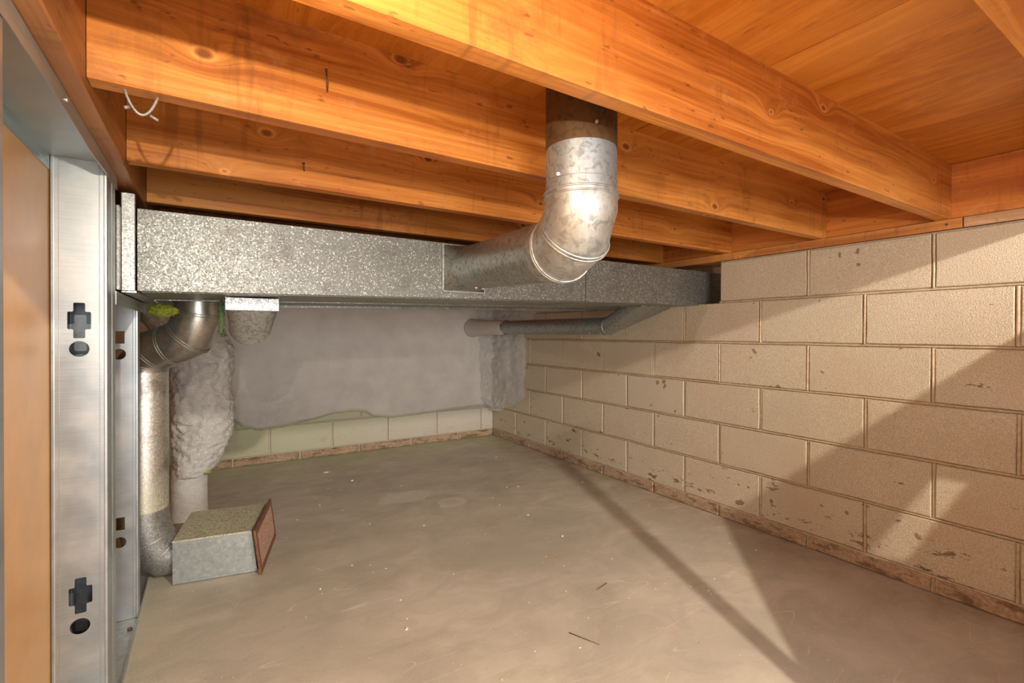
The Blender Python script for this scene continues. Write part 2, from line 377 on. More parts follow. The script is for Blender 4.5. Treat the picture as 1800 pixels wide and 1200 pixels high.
def obj(name, bm, m, parent=None, solid=0.0, autosmooth=False):
    me = mesh(bm, name) if isinstance(bm, bmesh.types.BMesh) else bm
    vs = [v.co for v in me.vertices]
    lo = Vector((min(v.x for v in vs), min(v.y for v in vs), min(v.z for v in vs)))
    hi = Vector((max(v.x for v in vs), max(v.y for v in vs), max(v.z for v in vs)))
    o0 = Vector(((lo.x+hi.x)/2, (lo.y+hi.y)/2, lo.z))
    me.transform(Matrix.Translation(-o0)); me.materials.append(m)
    o = D.objects.new(name, me); C.objects.link(o); o.location = o0
    if parent:
        o.parent = parent; base = Vector(parent.location)
        pp = parent.parent
        while pp: base += Vector(pp.location); pp = pp.parent
        o.location = o0 - base
    if solid:
        s = o.modifiers.new('thickness', 'SOLIDIFY'); s.thickness = solid; s.offset = 0
    return o
def tag(o, label, cat, group=None):
    o['label'] = label; o['category'] = cat
    if group: o['group'] = group
    return o
def thing(name, loc, label, cat, group=None):
    o = D.objects.new(name, None); C.objects.link(o); o.location = loc; o.empty_display_size = 0.05
    return tag(o, label, cat, group)
def struct(name, bm, m):
    o = obj(name, bm, m); o['kind'] = 'structure'; return o
NB = bmesh.new

# ---------------------------------------------------------------- setting
WX = 2.093                    # inner face of the block wall
BZ = [0.0, 0.055, 0.252, 0.449, 0.646, 0.843, 1.039, 1.235]   # bed joints
JB, JT = 1.270, 1.454          # joist bottom / top
bm = NB(); box(bm, (-1.2, -3.2, -0.12), (2.4, 3.9, 0.0)); struct('floor', bm, M['floor'])
bm = NB(); box(bm, (WX+0.010, -1.2, -0.05), (WX+0.19, 1.43, 1.235)); box(bm, (WX+0.010, 1.43, -0.05), (WX+0.19, 2.24, 1.034)); box(bm, (WX+0.010, 2.24, -0.05), (WX+0.19, 3.8, 1.235)); box(bm, (WX+0.19, -1.2, 0.9), (WX+0.22, 3.8, 1.47))
wall_r = struct('wall_right', bm, M['mortar'])
bm = NB(); box(bm, (-1.2, 3.63, -0.05), (WX+0.2, 3.85, 1.46)); wall_b = struct('wall_back', bm, M['mortar2'])

# blocks: a few shared meshes with eased, uneven edges
def block_mesh(L, H, depth=0.02, ragged=False):
    bm = NB(); j = 0.006; ch = 0.003
    def e(): return random.uniform(-0.0015, 0.0015)
    n = 5
    # outline in (y,z), front at x=0 towards -x
    out = []
    for k in range(n): out.append((j+(L-2*j)*k/n, j))
    for k in range(3): out.append((L-j, j+(H-2*j)*k/3))
    for k in range(n): out.append((L-j-(L-2*j)*k/n, H-j))
    for k in range(3): out.append((j, H-j-(H-2*j)*k/3))
    out = [(a+e(), b+e()) for a, b in out]
    if ragged:
        out = [(a + (random.uniform(0.0, 0.018) if a > L-j-0.01 else 0), b) for a, b in out]
    cy, cz = L/2, H/2
    def sh(a, b, d): return (a + (d if a < cy else -d), b + (d if b < cz else -d))
    fr = [bm.verts.new((0, *sh(a, b, ch))) for a, b in out]
    mid = [bm.verts.new((ch, a, b)) for a, b in out]
    bk = [bm.verts.new((depth, a, b)) for a, b in out]
    bm.faces.new(fr)
    N_ = len(out)
    for k in range(N_):
        q = (k+1) % N_
        bm.faces.new((fr[k], fr[q], mid[q], mid[k])); bm.faces.new((mid[k], mid[q], bk[q], bk[k]))
    return mesh(bm, 'concrete_block')
BL = 0.4064
BH = 0.1965
variants = [block_mesh(BL, BH) for _ in range(6)]
for me in variants: me.materials.append(M['block'])
def place_block(me, loc, parent, rot=0.0, name='concrete_block', m=None):
    o = D.objects.new(name, me); C.objects.link(o); o.parent = parent
    o.location = Vector(loc) - Vector(parent.location); o.rotation_euler[2] = rot
    return o
Y0 = 0.410                    # joint phase of the even courses
for r in range(6):
    z = BZ[r+1]; off = Y0 - 3*BL - (0.0 if r % 2 == 0 else BL/2)
    if r >= 3: off += 0.004
    k = 0
    while off + k*BL < 3.63:
        a, b_ = off+k*BL, off+(k+1)*BL
        k += 1
        if r == 5 and b_ > 1.44 and a < 2.20: # pocket for the duct: the block before it is broken off
            if a < 1.40:
                me = block_mesh(1.432-a, BH, 0.18, True); me.materials.append(M['block']); place_block(me, (WX, a, z), wall_r)
            continue
        if b_ > 3.64:
            me = block_mesh(3.63-a, BH); me.materials.append(M['block'])
        else: me = random.choice(variants)
        place_block(me, (WX+random.uniform(-0.0012, 0.0012), a, z), wall_r)
bvar = []
for _ in range(3):
    me = block_mesh(BL, 0.062, 0.02); me.materials.append(M['basec']); bvar.append(me)
k = 0
while Y0 - 3.5*BL + k*BL < 3.6:
    a = Y0 - 3.5*BL + k*BL; k += 1
    place_block(random.choice(bvar), (WX-0.002, a, -0.004), wall_r, name='footing_block')
# mortar beads of the right wall: one bead per bed, head joints joined
def bead_bar(bm, p, q, w=0.0045, proud=0.0015):
    # half-round strip on the plane x = WX
    p = Vector(p); q = Vector(q); d = (q-p).normalized(); s = Vector((1, 0, 0)).cross(d)
    n = max(2, int((q-p).length/0.05)); prev = None
    for i in range(n+1):
        c = p.lerp(q, i/n) + s*random.uniform(-0.0008, 0.0008); ww = w*random.uniform(0.85, 1.15)
        row = [bm.verts.new(c + s*(ww*math.cos(t)) + Vector((-1, 0, 0))*((0.010+proud)*math.sin(t)-0.010)) for t in [math.pi*j/6 for j in range(7)]]
        if prev:
            for j in range(6):
                f = bm.faces.new((prev[j], prev[j+1], row[j+1], row[j])); f.smooth = True
        prev = row
for r in range(1, 7):
    bm = NB()
    bead_bar(bm, (WX, -1.2, BZ[r]), (WX, 1.43 if r == 6 else 3.62, BZ[r]), proud=-0.001 if r < 6 else 0.001)
    obj('mortar_bed', bm, M['mortar'], wall_r)
bm = NB()
for r in range(6):
    z = BZ[r+1]; off = Y0 - 3*BL - (0.0 if r % 2 == 0 else BL/2) + (0.004 if r >= 3 else 0)
    for k in range(13):
        y = off+k*BL
        if -0.9 < y < 3.6 and not (r == 5 and 1.4 < y < 2.24):
            bead_bar(bm, (WX, y, z+0.005), (WX, y, BZ[r+2]-0.005), w=0.0055, proud=0.002 if (r >= 3 or y < 0.6) else -0.003)
o = obj('mortar_head_joints', bm, M['mortar'], wall_r)

# back wall: the two lowest courses show below the foam
k = 0
for row, (z, h, off, mt, nm) in enumerate(((-0.004, 0.062, 0.13, 'basec', 'footing_block'), (0.055, BH, -0.06, 'blockspray', 'concrete_block'), (0.252, BH, 0.143, 'blockspray', 'concrete_block'))):
    me = block_mesh(BL, h); me.materials.append(M[mt])
    a = off - BL*3
    while a < WX-0.02:
        L = min(BL, WX-a)
        mm = me
        if L < BL-0.01:
            mm = block_mesh(max(L, 0.05), h); mm.materials.append(M[mt])
        o = place_block(mm, (a+L, 3.618, z), wall_b, rot=math.pi/2, name=nm)
        a += BL

# subfloor: plywood sheets, face grain along y
ceil = D.objects.new('ceiling', None); C.objects.link(ceil); ceil.location = (1, 2, JT); ceil['kind'] = 'structure'
for (x0, x1, y0, y1) in ((-0.21, 1.010, 0.150, 1.369), (1.014, 2.24, 0.150, 1.369), (-0.21, 0.40, 1.373, 3.80), (0.404, 1.62, 1.373, 3.80), (1.624, 2.24, 1.373, 3.80)):
    bm = NB(); box(bm, (x0, y0, JT), (x1, y1, JT+0.016)); obj('plywood_panel', bm, M['ply'], ceil)

# ---------------------------------------------------------------- framing
jy = [(0.150, 'floor joist nearest the viewer, clipped by the top right corner'),
      (0.575, 'big foreground floor joist crossing the top centre, first in front of the riser pipe'),
      (0.960, 'floor joist just behind the riser pipe, wire loop stapled under its left end'),
      (1.372, 'third floor joist back, in front of the long rectangular duct'),
      (1.780, 'dim floor joist seen just above the top edge of the long duct'),
      (2.186, 'floor joist behind the long duct, mostly hidden'),]
joists = []
for i, (y, lab) in enumerate(jy):
    bm = NB(); n = 24
    # long board with slightly waney lower edges
    rows = []
    for k in range(n+1):
        x = -0.157 + (2.102+0.157)*k/n
        e1, e2 = random.uniform(0, 0.0016), random.uniform(0, 0.0016)
        rows.append([bm.verts.new(p) for p in ((x, y+0.0025, JB+e1*0.6), (x, y+e1*0.6, JB+0.003), (x, y, JT), (x, y+0.039, JT), (x, y+0.039-e2*0.6, JB+0.003), (x, y+0.0365, JB+e2*0.6))])
    for k in range(n):
        for q in range(6): bm.faces.new((rows[k][q], rows[k][(q+1) % 6], rows[k+1][(q+1) % 6], rows[k+1][q]))
    bm.faces.new(rows[0]); bm.faces.new(rows[-1][::-1])
    joists.append(tag(obj('floor_joist', bm, M['joist']), lab, 'joist', 'floor joists'))
# rim boards and sill plate on the right wall
bm = NB(); box(bm, (2.104, -0.6, JB+0.003), (2.142, 3.60, JT-0.001), 0.0015)
tag(obj('rim_joist', bm, M['rim']), 'rim joist closing the joist ends above the block wall', 'joist')
for (a, b_, lab) in ((-0.6, 0.541, 'pale sill plate board on the wall top, right of the splice by the right edge'), (0.544, 3.60, 'long sill plate board on the block wall top, left of the splice')):
    bm = NB(); box(bm, (WX-0.002, a, 1.237), (WX+0.13, b_, JB), 0.0015)
    sp = tag(obj('sill_plate', bm, M['sill2' if a < 0 else 'sill']), lab, 'plate')
bm = NB(); tube(bm, [(WX-0.004, 0.583, 1.253), (WX+0.01, 0.583, 1.253)], 0.004, 10, True); obj('nail_head', bm, M['nail'], sp)
# carrying beam on the left
bm = NB(); box(bm, (-0.205, -0.5, 1.2505), (-0.158, 2.9, JT-0.001), 0.002)
b1 = tag(obj('support_beam', bm, M['beam']), 'brown timber beam carrying the left joist ends above the steel track', 'beam')
bm = NB(); box(bm, (-0.36, -0.5, 1.2525), (-0.207, 2.9, JT-0.001), 0.002); obj('beam_ply', bm, M['beam'], b1)

# ---------------------------------------------------------------- steel stud wall
XL, XR = -0.278, -0.186
bm = NB(); box(bm, (-0.292, -1.0, 0.001), (-0.2795, 3.55, 1.249)); struct('wall_left', bm, M['panel'])
def track_mesh(bm, y0, y1, ztop, depth, t=0.0012):
    box(bm, (XL-0.0012, y0, ztop-t), (XR+0.0012, y1, ztop))
    for x, s in ((XR+0.0012, -1), (XL-0.0012, 1)):
        a, b_ = sorted((x, x+s*t))
        box(bm, (a, y0, ztop-depth), (b_, y1, ztop-t))
t = thing('top_track', (-0.232, 0.6, 1.249), 'steel top track screwed under the brown timber beam', 'track')
bm = NB(); box(bm, (XL-0.0012, -0.6, 1.2478), (XR+0.0012, 1.46, 1.2490)); obj('track_web', bm, M['track'], t)
bm = NB()
n = 40; prev = None
for k in range(n+1):   # right flange, lower edge a little wavy
    y = -0.6+2.06*k/n; z = 1.218+0.0025*math.sin(k*0.7)+random.uniform(-0.0012, 0.0012)
    row = [bm.verts.new(p) for p in ((XR+0.0012, y, 1.2490), (XR+0.0022, y, z), (XR+0.0008, y, z), (XR, y, 1.2478))]
    if prev:
        for q in range(4): bm.faces.new((prev[q], prev[(q+1) % 4], row[(q+1) % 4], row[q]))
    prev = row
obj('track_flange', bm, M['track'], t)
bm = NB(); box(bm, (XL-0.0012, -0.6, 1.217), (XL, 1.46, 1.2478)); box(bm, (XL, -0.6, 1.230), (XL+0.0008, 1.46, 1.232)); obj('track_flange', bm, M['track'], t)
for y in (0.55, 0.98):
    bm = NB(); tube(bm, [(XR+0.001, y, 1.236), (XR+0.0045, y, 1.236)], 0.0035, 10, True); obj('screw', bm, M['screw'], t)

def rounded(pts, r, seg=4):
    out = []; n = len(pts)
    for i in range(n):
        p0, p, p1 = Vector(pts[i-1]), Vector(pts[i]), Vector(pts[(i+1) % n])
        a = (p0-p).normalized()*r; b_ = (p1-p).normalized()*r
        for k in range(seg+1):
            u_ = k/seg; out.append((p+a)*(1-u_)**2 + p*2*u_*(1-u_) + (p+b_)*u_**2)
    return out
def plate_with_holes(w0, w1, z0, z1, holes, y, t=0.0012):
    cu = D.curves.new('plate', 'CURVE'); cu.dimensions = '2D'; cu.fill_mode = 'BOTH'; cu.extrude = t/2
    for loop in [[(w0, z0), (w1, z0), (w1, z1), (w0, z1)]] + holes:
        sp = cu.splines.new('POLY'); sp.points.add(len(loop)-1); sp.use_cyclic_u = True
        for i, p in enumerate(loop): sp.points[i].co = (p[0], p[1], 0, 1)
    ob = D.objects.new('plate', cu); C.objects.link(ob)
    dg = bpy.context.evaluated_depsgraph_get(); me = D.meshes.new_from_object(ob.evaluated_get(dg))
    D.objects.remove(ob); D.curves.remove(cu)
    me.transform(Matrix(((1, 0, 0, 0), (0, 0, 1, y), (0, 1, 0, 0), (0, 0, 0, 1)))); me.materials.clear()
    return me
def cross_hole(cx, cz):
    a, b_, h1, h2 = 0.0095, 0.019, 0.0375, 0.0185
    pts = [(-a, -h1), (a, -h1), (a, -h2), (b_, -h2), (b_, h2), (a, h2), (a, h1), (-a, h1), (-a, h2), (-b_, h2), (-b_, -h2), (-a, -h2)]
    return [(cx+p.x, cz+p.y) for p in rounded(pts, 0.003)]
def round_hole(cx, cz, rx=0.0165, rz=0.0165):
    return [(cx+rx*math.cos(2*math.pi*k/28), cz+rz*math.sin(2*math.pi*k/28)) for k in range(28)]
def stud(y, z0, z1, holes, label, fl=0.045, direction=1, mt='stud', web='stud'):
    t = thing('steel_stud', (-0.232, y, z0), label, 'stud', 'steel wall studs')
    me = plate_with_holes(XL+0.006, XR-0.006, z0, z1, holes, y); obj('web', me, M[web], t)
    # rolled corner beads and flanges
    for s, x in ((1, XR), (-1, XL)):
        bm = NB(); d = direction
        prof = [(x-s*0.0062, y), (x-s*0.0062-s*0.0003, y-d*0.0007), (x-s*0.0050, y-d*0.0012), (x-s*0.0015, y-d*0.0010), (x-s*0.0003, y+d*0.0003), (x, y+d*0.002),
                (x, y+d*fl-0.001*d), (x-s*0.0008, y+d*fl), (x-s*0.009, y+d*fl), (x-s*0.009, y+d*(fl-0.001)), (x-s*0.0012, y+d*(fl-0.0012)), (x-s*0.0012, y+d*0.0014), (x-s*0.006, y+d*0.0006)]
        lo = [bm.verts.new((a, b_, z0)) for a, b_ in prof]; hi = [bm.verts.new((a, b_, z1)) for a, b_ in prof]
        n = len(prof)
        for k in range(n): bm.faces.new((lo[k], lo[(k+1) % n], hi[(k+1) % n], hi[k]))
        bm.faces.new(lo[::-1]); bm.faces.new(hi)
        obj('flange', bm, M[mt], t)
    # shallow stiffening ribs along the web
    bm = NB()
    for x in (XR-0.0135, XL+0.0135): tube(bm, [(x, y, z0), (x, y, z1)], 0.0010, 8)
    obj('web_rib', bm, M[mt], t)
    return t
stud(0.684, 0.003, 1.2475, [cross_hole(-0.232, 0.92)], 'steel stud nearest the viewer, a blurred strip at the left edge', fl=0.040)
stud(1.345, 0.003, 1.2475, [cross_hole(-0.2325, 0.908), round_hole(-0.2325, 0.848), cross_hole(-0.2315, 0.325), round_hole(-0.2325, 0.260)],
     'wide bright steel stud at left with cross and round knockouts', fl=0.047)
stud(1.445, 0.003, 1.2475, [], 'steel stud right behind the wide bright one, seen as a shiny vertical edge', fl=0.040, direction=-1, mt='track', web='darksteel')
def slot(cx, cz): return [(cx-0.019, cz-0.019), (cx+0.013, cz-0.019), (cx+0.013, cz+0.019), (cx-0.019, cz+0.019)]
stud(1.868, 0.003, 0.978, [slot(-0.232, 0.868), round_hole(-0.232, 0.817), slot(-0.232, 0.300), round_hole(-0.232, 0.243)],
     'short steel stud under the duct, with a square and a round knockout', fl=0.040)
# lower header track under the duct end
t = thing('header_track', (-0.232, 1.9, 0.950), 'steel header track over the short stud, under the duct end', 'track')
bm = NB(); track_mesh(bm, 1.447, 2.42, 0.980, 0.031); obj('track_channel', bm, M['track'], t)
for y in (1.50, 1.83, 2.3):
    bm = NB(); tube(bm, [(XR, y, 0.966), (XR+0.004, y, 0.966)], 0.003, 10, True); obj('screw', bm, M['nail'], t)
t = thing('bottom_track', (-0.232, 1.5, 0.0), 'grey steel bottom track fastened to the floor under the studs', 'track')
bm = NB(); box(bm, (XL, -0.6, 0.0005), (XR, 2.42, 0.0020)); obj('track_web', bm, M['boot'], t)
bm = NB(); box(bm, (XR, -0.6, 0.0), (XR+0.0016, 2.42, 0.014)); obj('track_flange', bm, M['boot'], t)
bm = NB(); tube(bm, [(-0.200, 1.80, 0.002), (-0.200, 1.80, 0.007)], 0.006, 10, True); obj('bolt_head', bm, M['nail'], t)

# ---------------------------------------------------------------- main duct
DY0, DY1, DT = 1.545, 2.20, 1.199
def dbz(x): return 0.990 + (min(x, 1.9)+0.155)*0.0205
def duct_sec(bm, x0, x1, g=0.0, dz=0.0):
    hexa(bm, [(x0, DY0-g, dbz(x0)-g), (x1, DY0-g, dbz(x1)-g), (x1, DY1+g, dbz(x1)-g), (x0, DY1+g, dbz(x0)-g),
              (x0, DY0-g, DT+dz+g), (x1, DY0-g, DT+dz+g), (x1, DY1+g, DT+dz+g), (x0, DY1+g, DT+dz+g)])
dt = thing('trunk_duct', (0.9, 1.87, 0.985), 'long rectangular galvanized trunk duct crossing under the joists', 'duct')
bm = NB(); duct_sec(bm, -0.155, 1.341); obj('duct_section', bm, M['duct'], dt)
bm = NB(); duct_sec(bm, 1.343, 2.272, 0.0012); obj('duct_section', bm, M['duct'], dt)
bm = NB(); duct_sec(bm, -0.60, -0.189, -0.001); obj('duct_section', bm, M['strap'], dt)
bm = NB(); box(bm, (-0.187, DY0-0.006, 0.988), (-0.159, DY0+0.01, 1.235), 0.0015); box(bm, (-0.187, DY0-0.002, 0.984), (-0.157, DY1, 0.989)); obj('drive_cleat', bm, M['strap'], dt)
bm = NB(); box(bm, (-0.199, DY0-0.002, 0.990), (-0.190, DY0+0.01, 1.203), 0.001); obj('duct_collar', bm, M['strap'], dt)
bm = NB(); tube(bm, [(-0.173, DY0-0.0055, 1.008), (-0.173, DY0-0.0085, 1.008)], 0.004, 12, True); obj('rivet', bm, M['screw'], dt)
bm = NB(); box(bm, (1.345, DY0-0.0035, dbz(1.35)-0.001), (1.366, DY0-0.0008, DT+0.001), 0.0006); obj('slip_joint', bm, M['duct'], dt)
# standing seams under the duct
bm = NB()
for y, h in ((DY0+0.03, 0.0015), (1.93, 0.003)):
    hexa(bm, [(-0.15, y, dbz(-0.15)-h), (2.0, y, dbz(2.0)-h), (2.0, y+0.012, dbz(2.0)-h), (-0.15, y+0.012, dbz(-0.15)-h), (-0.15, y, dbz(-0.15)+0.001), (2.0, y, dbz(2.0)+0.001), (2.0, y+0.012, dbz(2.0)+0.001), (-0.15, y+0.012, dbz(-0.15)+0.001)])
obj('bottom_seam', bm, M['duct'], dt)
bm = NB(); hexa(bm, [(-0.15, DY1-0.012, dbz(-0.15)-0.010), (2.0, DY1-0.012, dbz(2.0)-0.010), (2.0, DY1, dbz(2.0)-0.010), (-0.15, DY1, dbz(-0.15)-0.010), (-0.15, DY1-0.012, dbz(-0.15)), (2.0, DY1-0.012, dbz(2.0)), (2.0, DY1, dbz(2.0)), (-0.15, DY1, dbz(-0.15))])
obj('rear_lip', bm, M['duct'], dt)

def loft(bm, A, B, smooth=True):
    n = len(A); a = [bm.verts.new(p) for p in A]; b_ = [bm.verts.new(p) for p in B]
    for k in range(n):
        f = bm.faces.new((a[k], a[(k+1) % n], b_[(k+1) % n], b_[k])); f.smooth = smooth
def rect_ring(c, u_, v_, hu, hv, n=32):
    # n points round a rectangle, matched by angle with a circle
    out = []
    for k in range(n):
        t_ = 2*math.pi*k/n; cx, sy = math.cos(t_), math.sin(t_); s = 1/max(abs(cx), abs(sy))
        out.append(Vector(c) + Vector(u_)*(cx*s*hu) + Vector(v_)*(sy*s*hv))
    return out
def circ_ring(c, u_, v_, r, n=32):
    return [Vector(c) + Vector(u_)*(r*math.cos(2*math.pi*k/n)) + Vector(v_)*(r*math.sin(2*math.pi*k/n)) for k in range(n)]

# riser pipe with adjustable elbow (in front)
P0 = [(0.668, 0.785, JT+0.01), (0.668, 0.785, 1.168)]
M['shadepipe'] = galv('painted_shade_pipe', 'blotch', (0.12, 0.062, 0.024), 0.55, metal=0.4, bs=60)  # joist shadow and wood reflection on the upper riser, put into a brown colour
rp = thing('riser_pipe', (0.70, 1.1, 1.03), 'galvanized round branch pipe rising from the duct side to the subfloor', 'pipe')
bm = NB(); rg = tube(bm, P0, 0.0745, 40); obj('riser_section', bm, M['pipe'], rp)
bm = NB(); tube(bm, [(0.668, 0.785, JT+0.005), (0.668, 0.785, 1.270)], 0.0752, 40); obj('riser_top_shade', bm, M['shadepipe'], rp)['label'] = 'upper length of the riser, joist shadow and wood reflection painted brown'
bm = NB(); bead(bm, circ_ring((0.668, 0.785, 1.200), (1, 0, 0), (0, 1, 0), 0.0748, 40), 0.0007); obj('crimp_line', bm, M['pipe2'], rp)
el = [(0.668, 0.785, 1.178), (0.668, 0.785, 1.150), (0.672, 0.812, 1.098), (0.688, 0.880, 1.078), (0.694, 0.920, 1.079)]
bm = NB(); er = tube(bm, el, 0.0768, 40, radii=[0.0768]*5); e_o = obj('elbow', bm, M['elbow'], rp)
bm = NB()
for i, dd in ((0, 0), (0, 1), (2, 0), (2, 1), (3, 0), (3, 1)):
    c = sum(er[i], Vector())/40
    dv = Vector(el[min(i+1, 4)])-Vector(el[max(i-1, 0)]); dv.normalize()
    bead(bm, [q + (q-c).normalized()*0.0008 + dv*(-0.009+0.0085*dd if i else 0.010*dd) for q in er[i]], 0.0021)
obj('elbow_bead', bm, M['elbow'], rp)
pa, pb = Vector((0.692, 0.905, 1.079)), Vector((0.772, 1.500, 1.113))
bm = NB(); rr_ = tube(bm, [pa, pb], 0.0735, 40); obj('branch_section', bm, M['pipe2'], rp)
bm = NB()
A = rr_[1]; ax = (pb-pa).normalized(); cen = pb
rect = []
for q in A:
    d = q-cen; t_ = math.atan2(d.z, d.x); s = 1/max(abs(math.cos(t_)), abs(math.sin(t_)))
    rect.append(Vector((0.768 + 0.081*math.cos(t_)*s, DY0-0.002, 1.114+0.081*math.sin(t_)*s)))
loft(bm, [q-ax*0.03 for q in A], rect, True); obj('takeoff_boot', bm, M['pipe2'], rp)
bm = NB()
for a, b_ in (((0.683, DY0-0.014, 1.030), (0.689, DY0-0.0005, 1.197)), ((0.689, DY0-0.010, 1.027), (0.848, DY0-0.0005, 1.034)), ((0.847, DY0-0.014, 1.028), (0.852, DY0-0.0005, 1.197)), ((0.689, DY0-0.008, 1.192), (0.848, DY0-0.0005, 1.197))):
    box(bm, a, b_, 0.0008)
obj('boot_flange', bm, M['strap'], rp)
for p in ((0.645, 0.712, 1.300), (0.595, 0.770, 1.205), (0.72, 0.955, 1.012), (0.745, 1.40, 1.035)):
    bm = NB(); v = Vector(p); tube(bm, [v, v+Vector((-0.003, -0.004, -0.001))], 0.0035, 8, True); obj('screw', bm, M['screw'], rp)
# loop handle of the takeoff damper
bm = NB(); tube(bm, [(0.735, 1.36, 1.030), (0.742, 1.35, 1.026), (0.775, 1.35, 1.030), (0.785, 1.36, 1.034)], 0.0022, 8, True); obj('damper_tab', bm, M['strap'], rp)

# drop pipe at the left: collar, gored elbow, down pipe, base elbow
dp = thing('drop_pipe', (-0.19, 2.12, 0.02), 'galvanized drop pipe from the duct down to the floor register, behind the studs', 'pipe')
path = [(-0.033, 2.02, 0.9915), (-0.033, 2.02, 0.948), (-0.062, 2.035, 0.868), (-0.115, 2.07, 0.838), (-0.168, 2.10, 0.818), (-0.195, 2.12, 0.775), (-0.196, 2.12, 0.745)]
bm = NB(); er = tube(bm, path, 0.073, 40, ref=(0, 1, 0)); obj('top_elbow', bm, M['dark_elbow'], dp)
bm = NB()
for i in (1, 2, 3, 4, 5):
    dv = (Vector(path[i+1])-Vector(path[i-1])).normalized(); c = sum(er[i], Vector())/40
    for s in (-0.004, 0.004): bead(bm, [q+dv*s for q in er[i]], 0.0016)
obj('elbow_bead', bm, M['elbow'], dp)
bm = NB(); tube(bm, [(-0.196, 2.12, 0.757), (-0.196, 2.12, 0.235)], 0.0725, 40); obj('down_section', bm, M['vpipe'], dp)
path = [(-0.196, 2.12, 0.262), (-0.196, 2.12, 0.218), (-0.185, 2.125, 0.160), (-0.160, 2.135, 0.105), (-0.135, 2.14, 0.083), (-0.106, 2.145, 0.079)]
bm = NB(); er = tube(bm, path, 0.0745, 40, ref=(0, 1, 0)); obj('base_elbow', bm, M['strap'], dp)
bm = NB()
for i in (1, 2, 3, 4):
    dv = (Vector(path[i+1])-Vector(path[i-1])).normalized()
    bead(bm, [q for q in er[i]], 0.0018)
bead(bm, er[0], 0.0012)
obj('elbow_bead', bm, M['elbow'], dp)

# floor register boot: galvanized box with the brown grille
rb = thing('register_boot', (0.02, 2.17, 0.0), 'galvanized register box lying on the floor, dusted with yellow overspray', 'register')
ux = Vector((0.987, -0.160, 0)); uy = Vector((0.160, 0.987, 0)); o0 = Vector((-0.110, 2.045, 0.003))
L_, W_, H_ = 0.262, 0.300, 0.150
def bp(a, b_, c): return o0 + ux*a + uy*b_ + Vector((0, 0, c))
bm = NB()
hexa(bm, [bp(0, 0, 0), bp(L_, 0, 0), bp(L_+0.03, W_, 0), bp(0, W_, 0), bp(0, 0, H_-0.004), bp(L_-0.018, 0, H_-0.004), bp(L_+0.008, W_, H_-0.004), bp(0, W_, H_-0.004)])
obj('box_body', bm, M['boot'], rb)
bm = NB()
hexa(bm, [bp(-0.001, -0.001, H_-0.004), bp(L_-0.018, -0.001, H_-0.004), bp(L_+0.008, W_, H_-0.004), bp(-0.001, W_, H_-0.004), bp(-0.001, -0.001, H_), bp(L_-0.018, -0.001, H_), bp(L_+0.008, W_, H_), bp(-0.001, W_, H_)])
obj('box_top', bm, M['boottop'], rb)
bm = NB()
hexa(bm, [bp(0.002, -0.005, 0.0), bp(L_-0.002, -0.005, 0.0), bp(L_-0.002, 0, 0.0), bp(0.002, 0, 0.0), bp(0.002, -0.005, 0.008), bp(L_-0.002, -0.005, 0.008), bp(L_-0.002, 0, 0.008), bp(0.002, 0, 0.008)])
hexa(bm, [bp(L_-0.035, -0.003, 0.060), bp(L_-0.012, -0.003, 0.055), bp(L_-0.012, 0, 0.055), bp(L_-0.035, 0, 0.060), bp(L_-0.035, -0.003, 0.100), bp(L_-0.012, -0.003, 0.103), bp(L_-0.012, 0, 0.103), bp(L_-0.035, 0, 0.100)])
obj('folded_seam', bm, M['boot'], rb)
# grille: leans back against the box end
go = Vector((0.1535, 1.962, 0.002)); ga = Vector((0.083, 0.341, 0)).normalized(); gu = Vector((-0.020, 0.0, 0.165)).normalized(); gn = ga.cross(gu).normalized()
GW, GH = 0.352, 0.166
def gbox(bm, a0, a1, c0, c1, n0, n1, sh=0.0):
    q = lambda a, c, n: go + ga*a + gu*c + gn*n
    hexa(bm, [q(a0, c0, n0), q(a0, c0-sh, n1), q(a1, c0-sh, n1), q(a1, c0, n0), q(a0, c1, n0), q(a0, c1-sh, n1), q(a1, c1-sh, n1), q(a1, c1, n0)])
bm = NB(); e = 0.020
for a in ((0, e, 0, GH), (GW-e, GW, 0, GH), (e, GW-e, GH-e, GH), (e, GW-e, 0, e)): gbox(bm, *a, 0.0, 0.008)
gr = obj('grille_frame', bm, M['grille'], rb)
ns = 11
for k in range(ns):
    c = e + (GH-2*e)*(k+0.35)/ns
    bm = NB(); gbox(bm, e, GW-e, c, c+0.0048, 0.001, 0.0065, 0.003); obj('grille_slat', bm, M['slat'], gr)
for k in range(24):
    a = e + (GW-2*e)*(k+0.5)/24
    bm = NB(); gbox(bm, a, a+0.003, e, GH-e, 0.0055, 0.0075); obj('grille_bar', bm, M['slat'], gr)

# half-round boot under the duct (second takeoff)
hb = thing('stub_boot', (0.115, 1.75, 0.84), 'galvanized half-round boot hanging under the duct beside the drop pipe', 'duct boot')
bm = NB(); box(bm, (0.040, 1.690, 0.952), (0.188, 1.694, 0.9915), 0.001)
box(bm, (0.040, 1.694, 0.952), (0.043, 1.80, 0.9935)); box(bm, (0.185, 1.694, 0.952), (0.188, 1.80, 0.9935))
obj('boot_flange', bm, M['strap'], hb)
def u_ring(y, cx, hw, ztop, zc, n=24):
    pts = [Vector((cx-hw, y, ztop)), Vector((cx-hw, y, (ztop+zc)/2))]
    for k in range(n+1):
        t_ = math.pi + math.pi*k/n; pts.append(Vector((cx+hw*math.cos(t_), y, zc+hw*math.sin(t_))))
    pts += [Vector((cx+hw, y, (ztop+zc)/2)), Vector((cx+hw, y, ztop))]
    return pts
bm = NB()
A = u_ring(1.692, 0.114, 0.072, 0.9915, 0.968); A = [Vector((p.x, p.y, max(p.z, 0.953))) for p in A]
B = u_ring(1.755, 0.113, 0.060, 0.9915, 0.905); Cc = u_ring(1.84, 0.113, 0.060, 0.9915, 0.903)
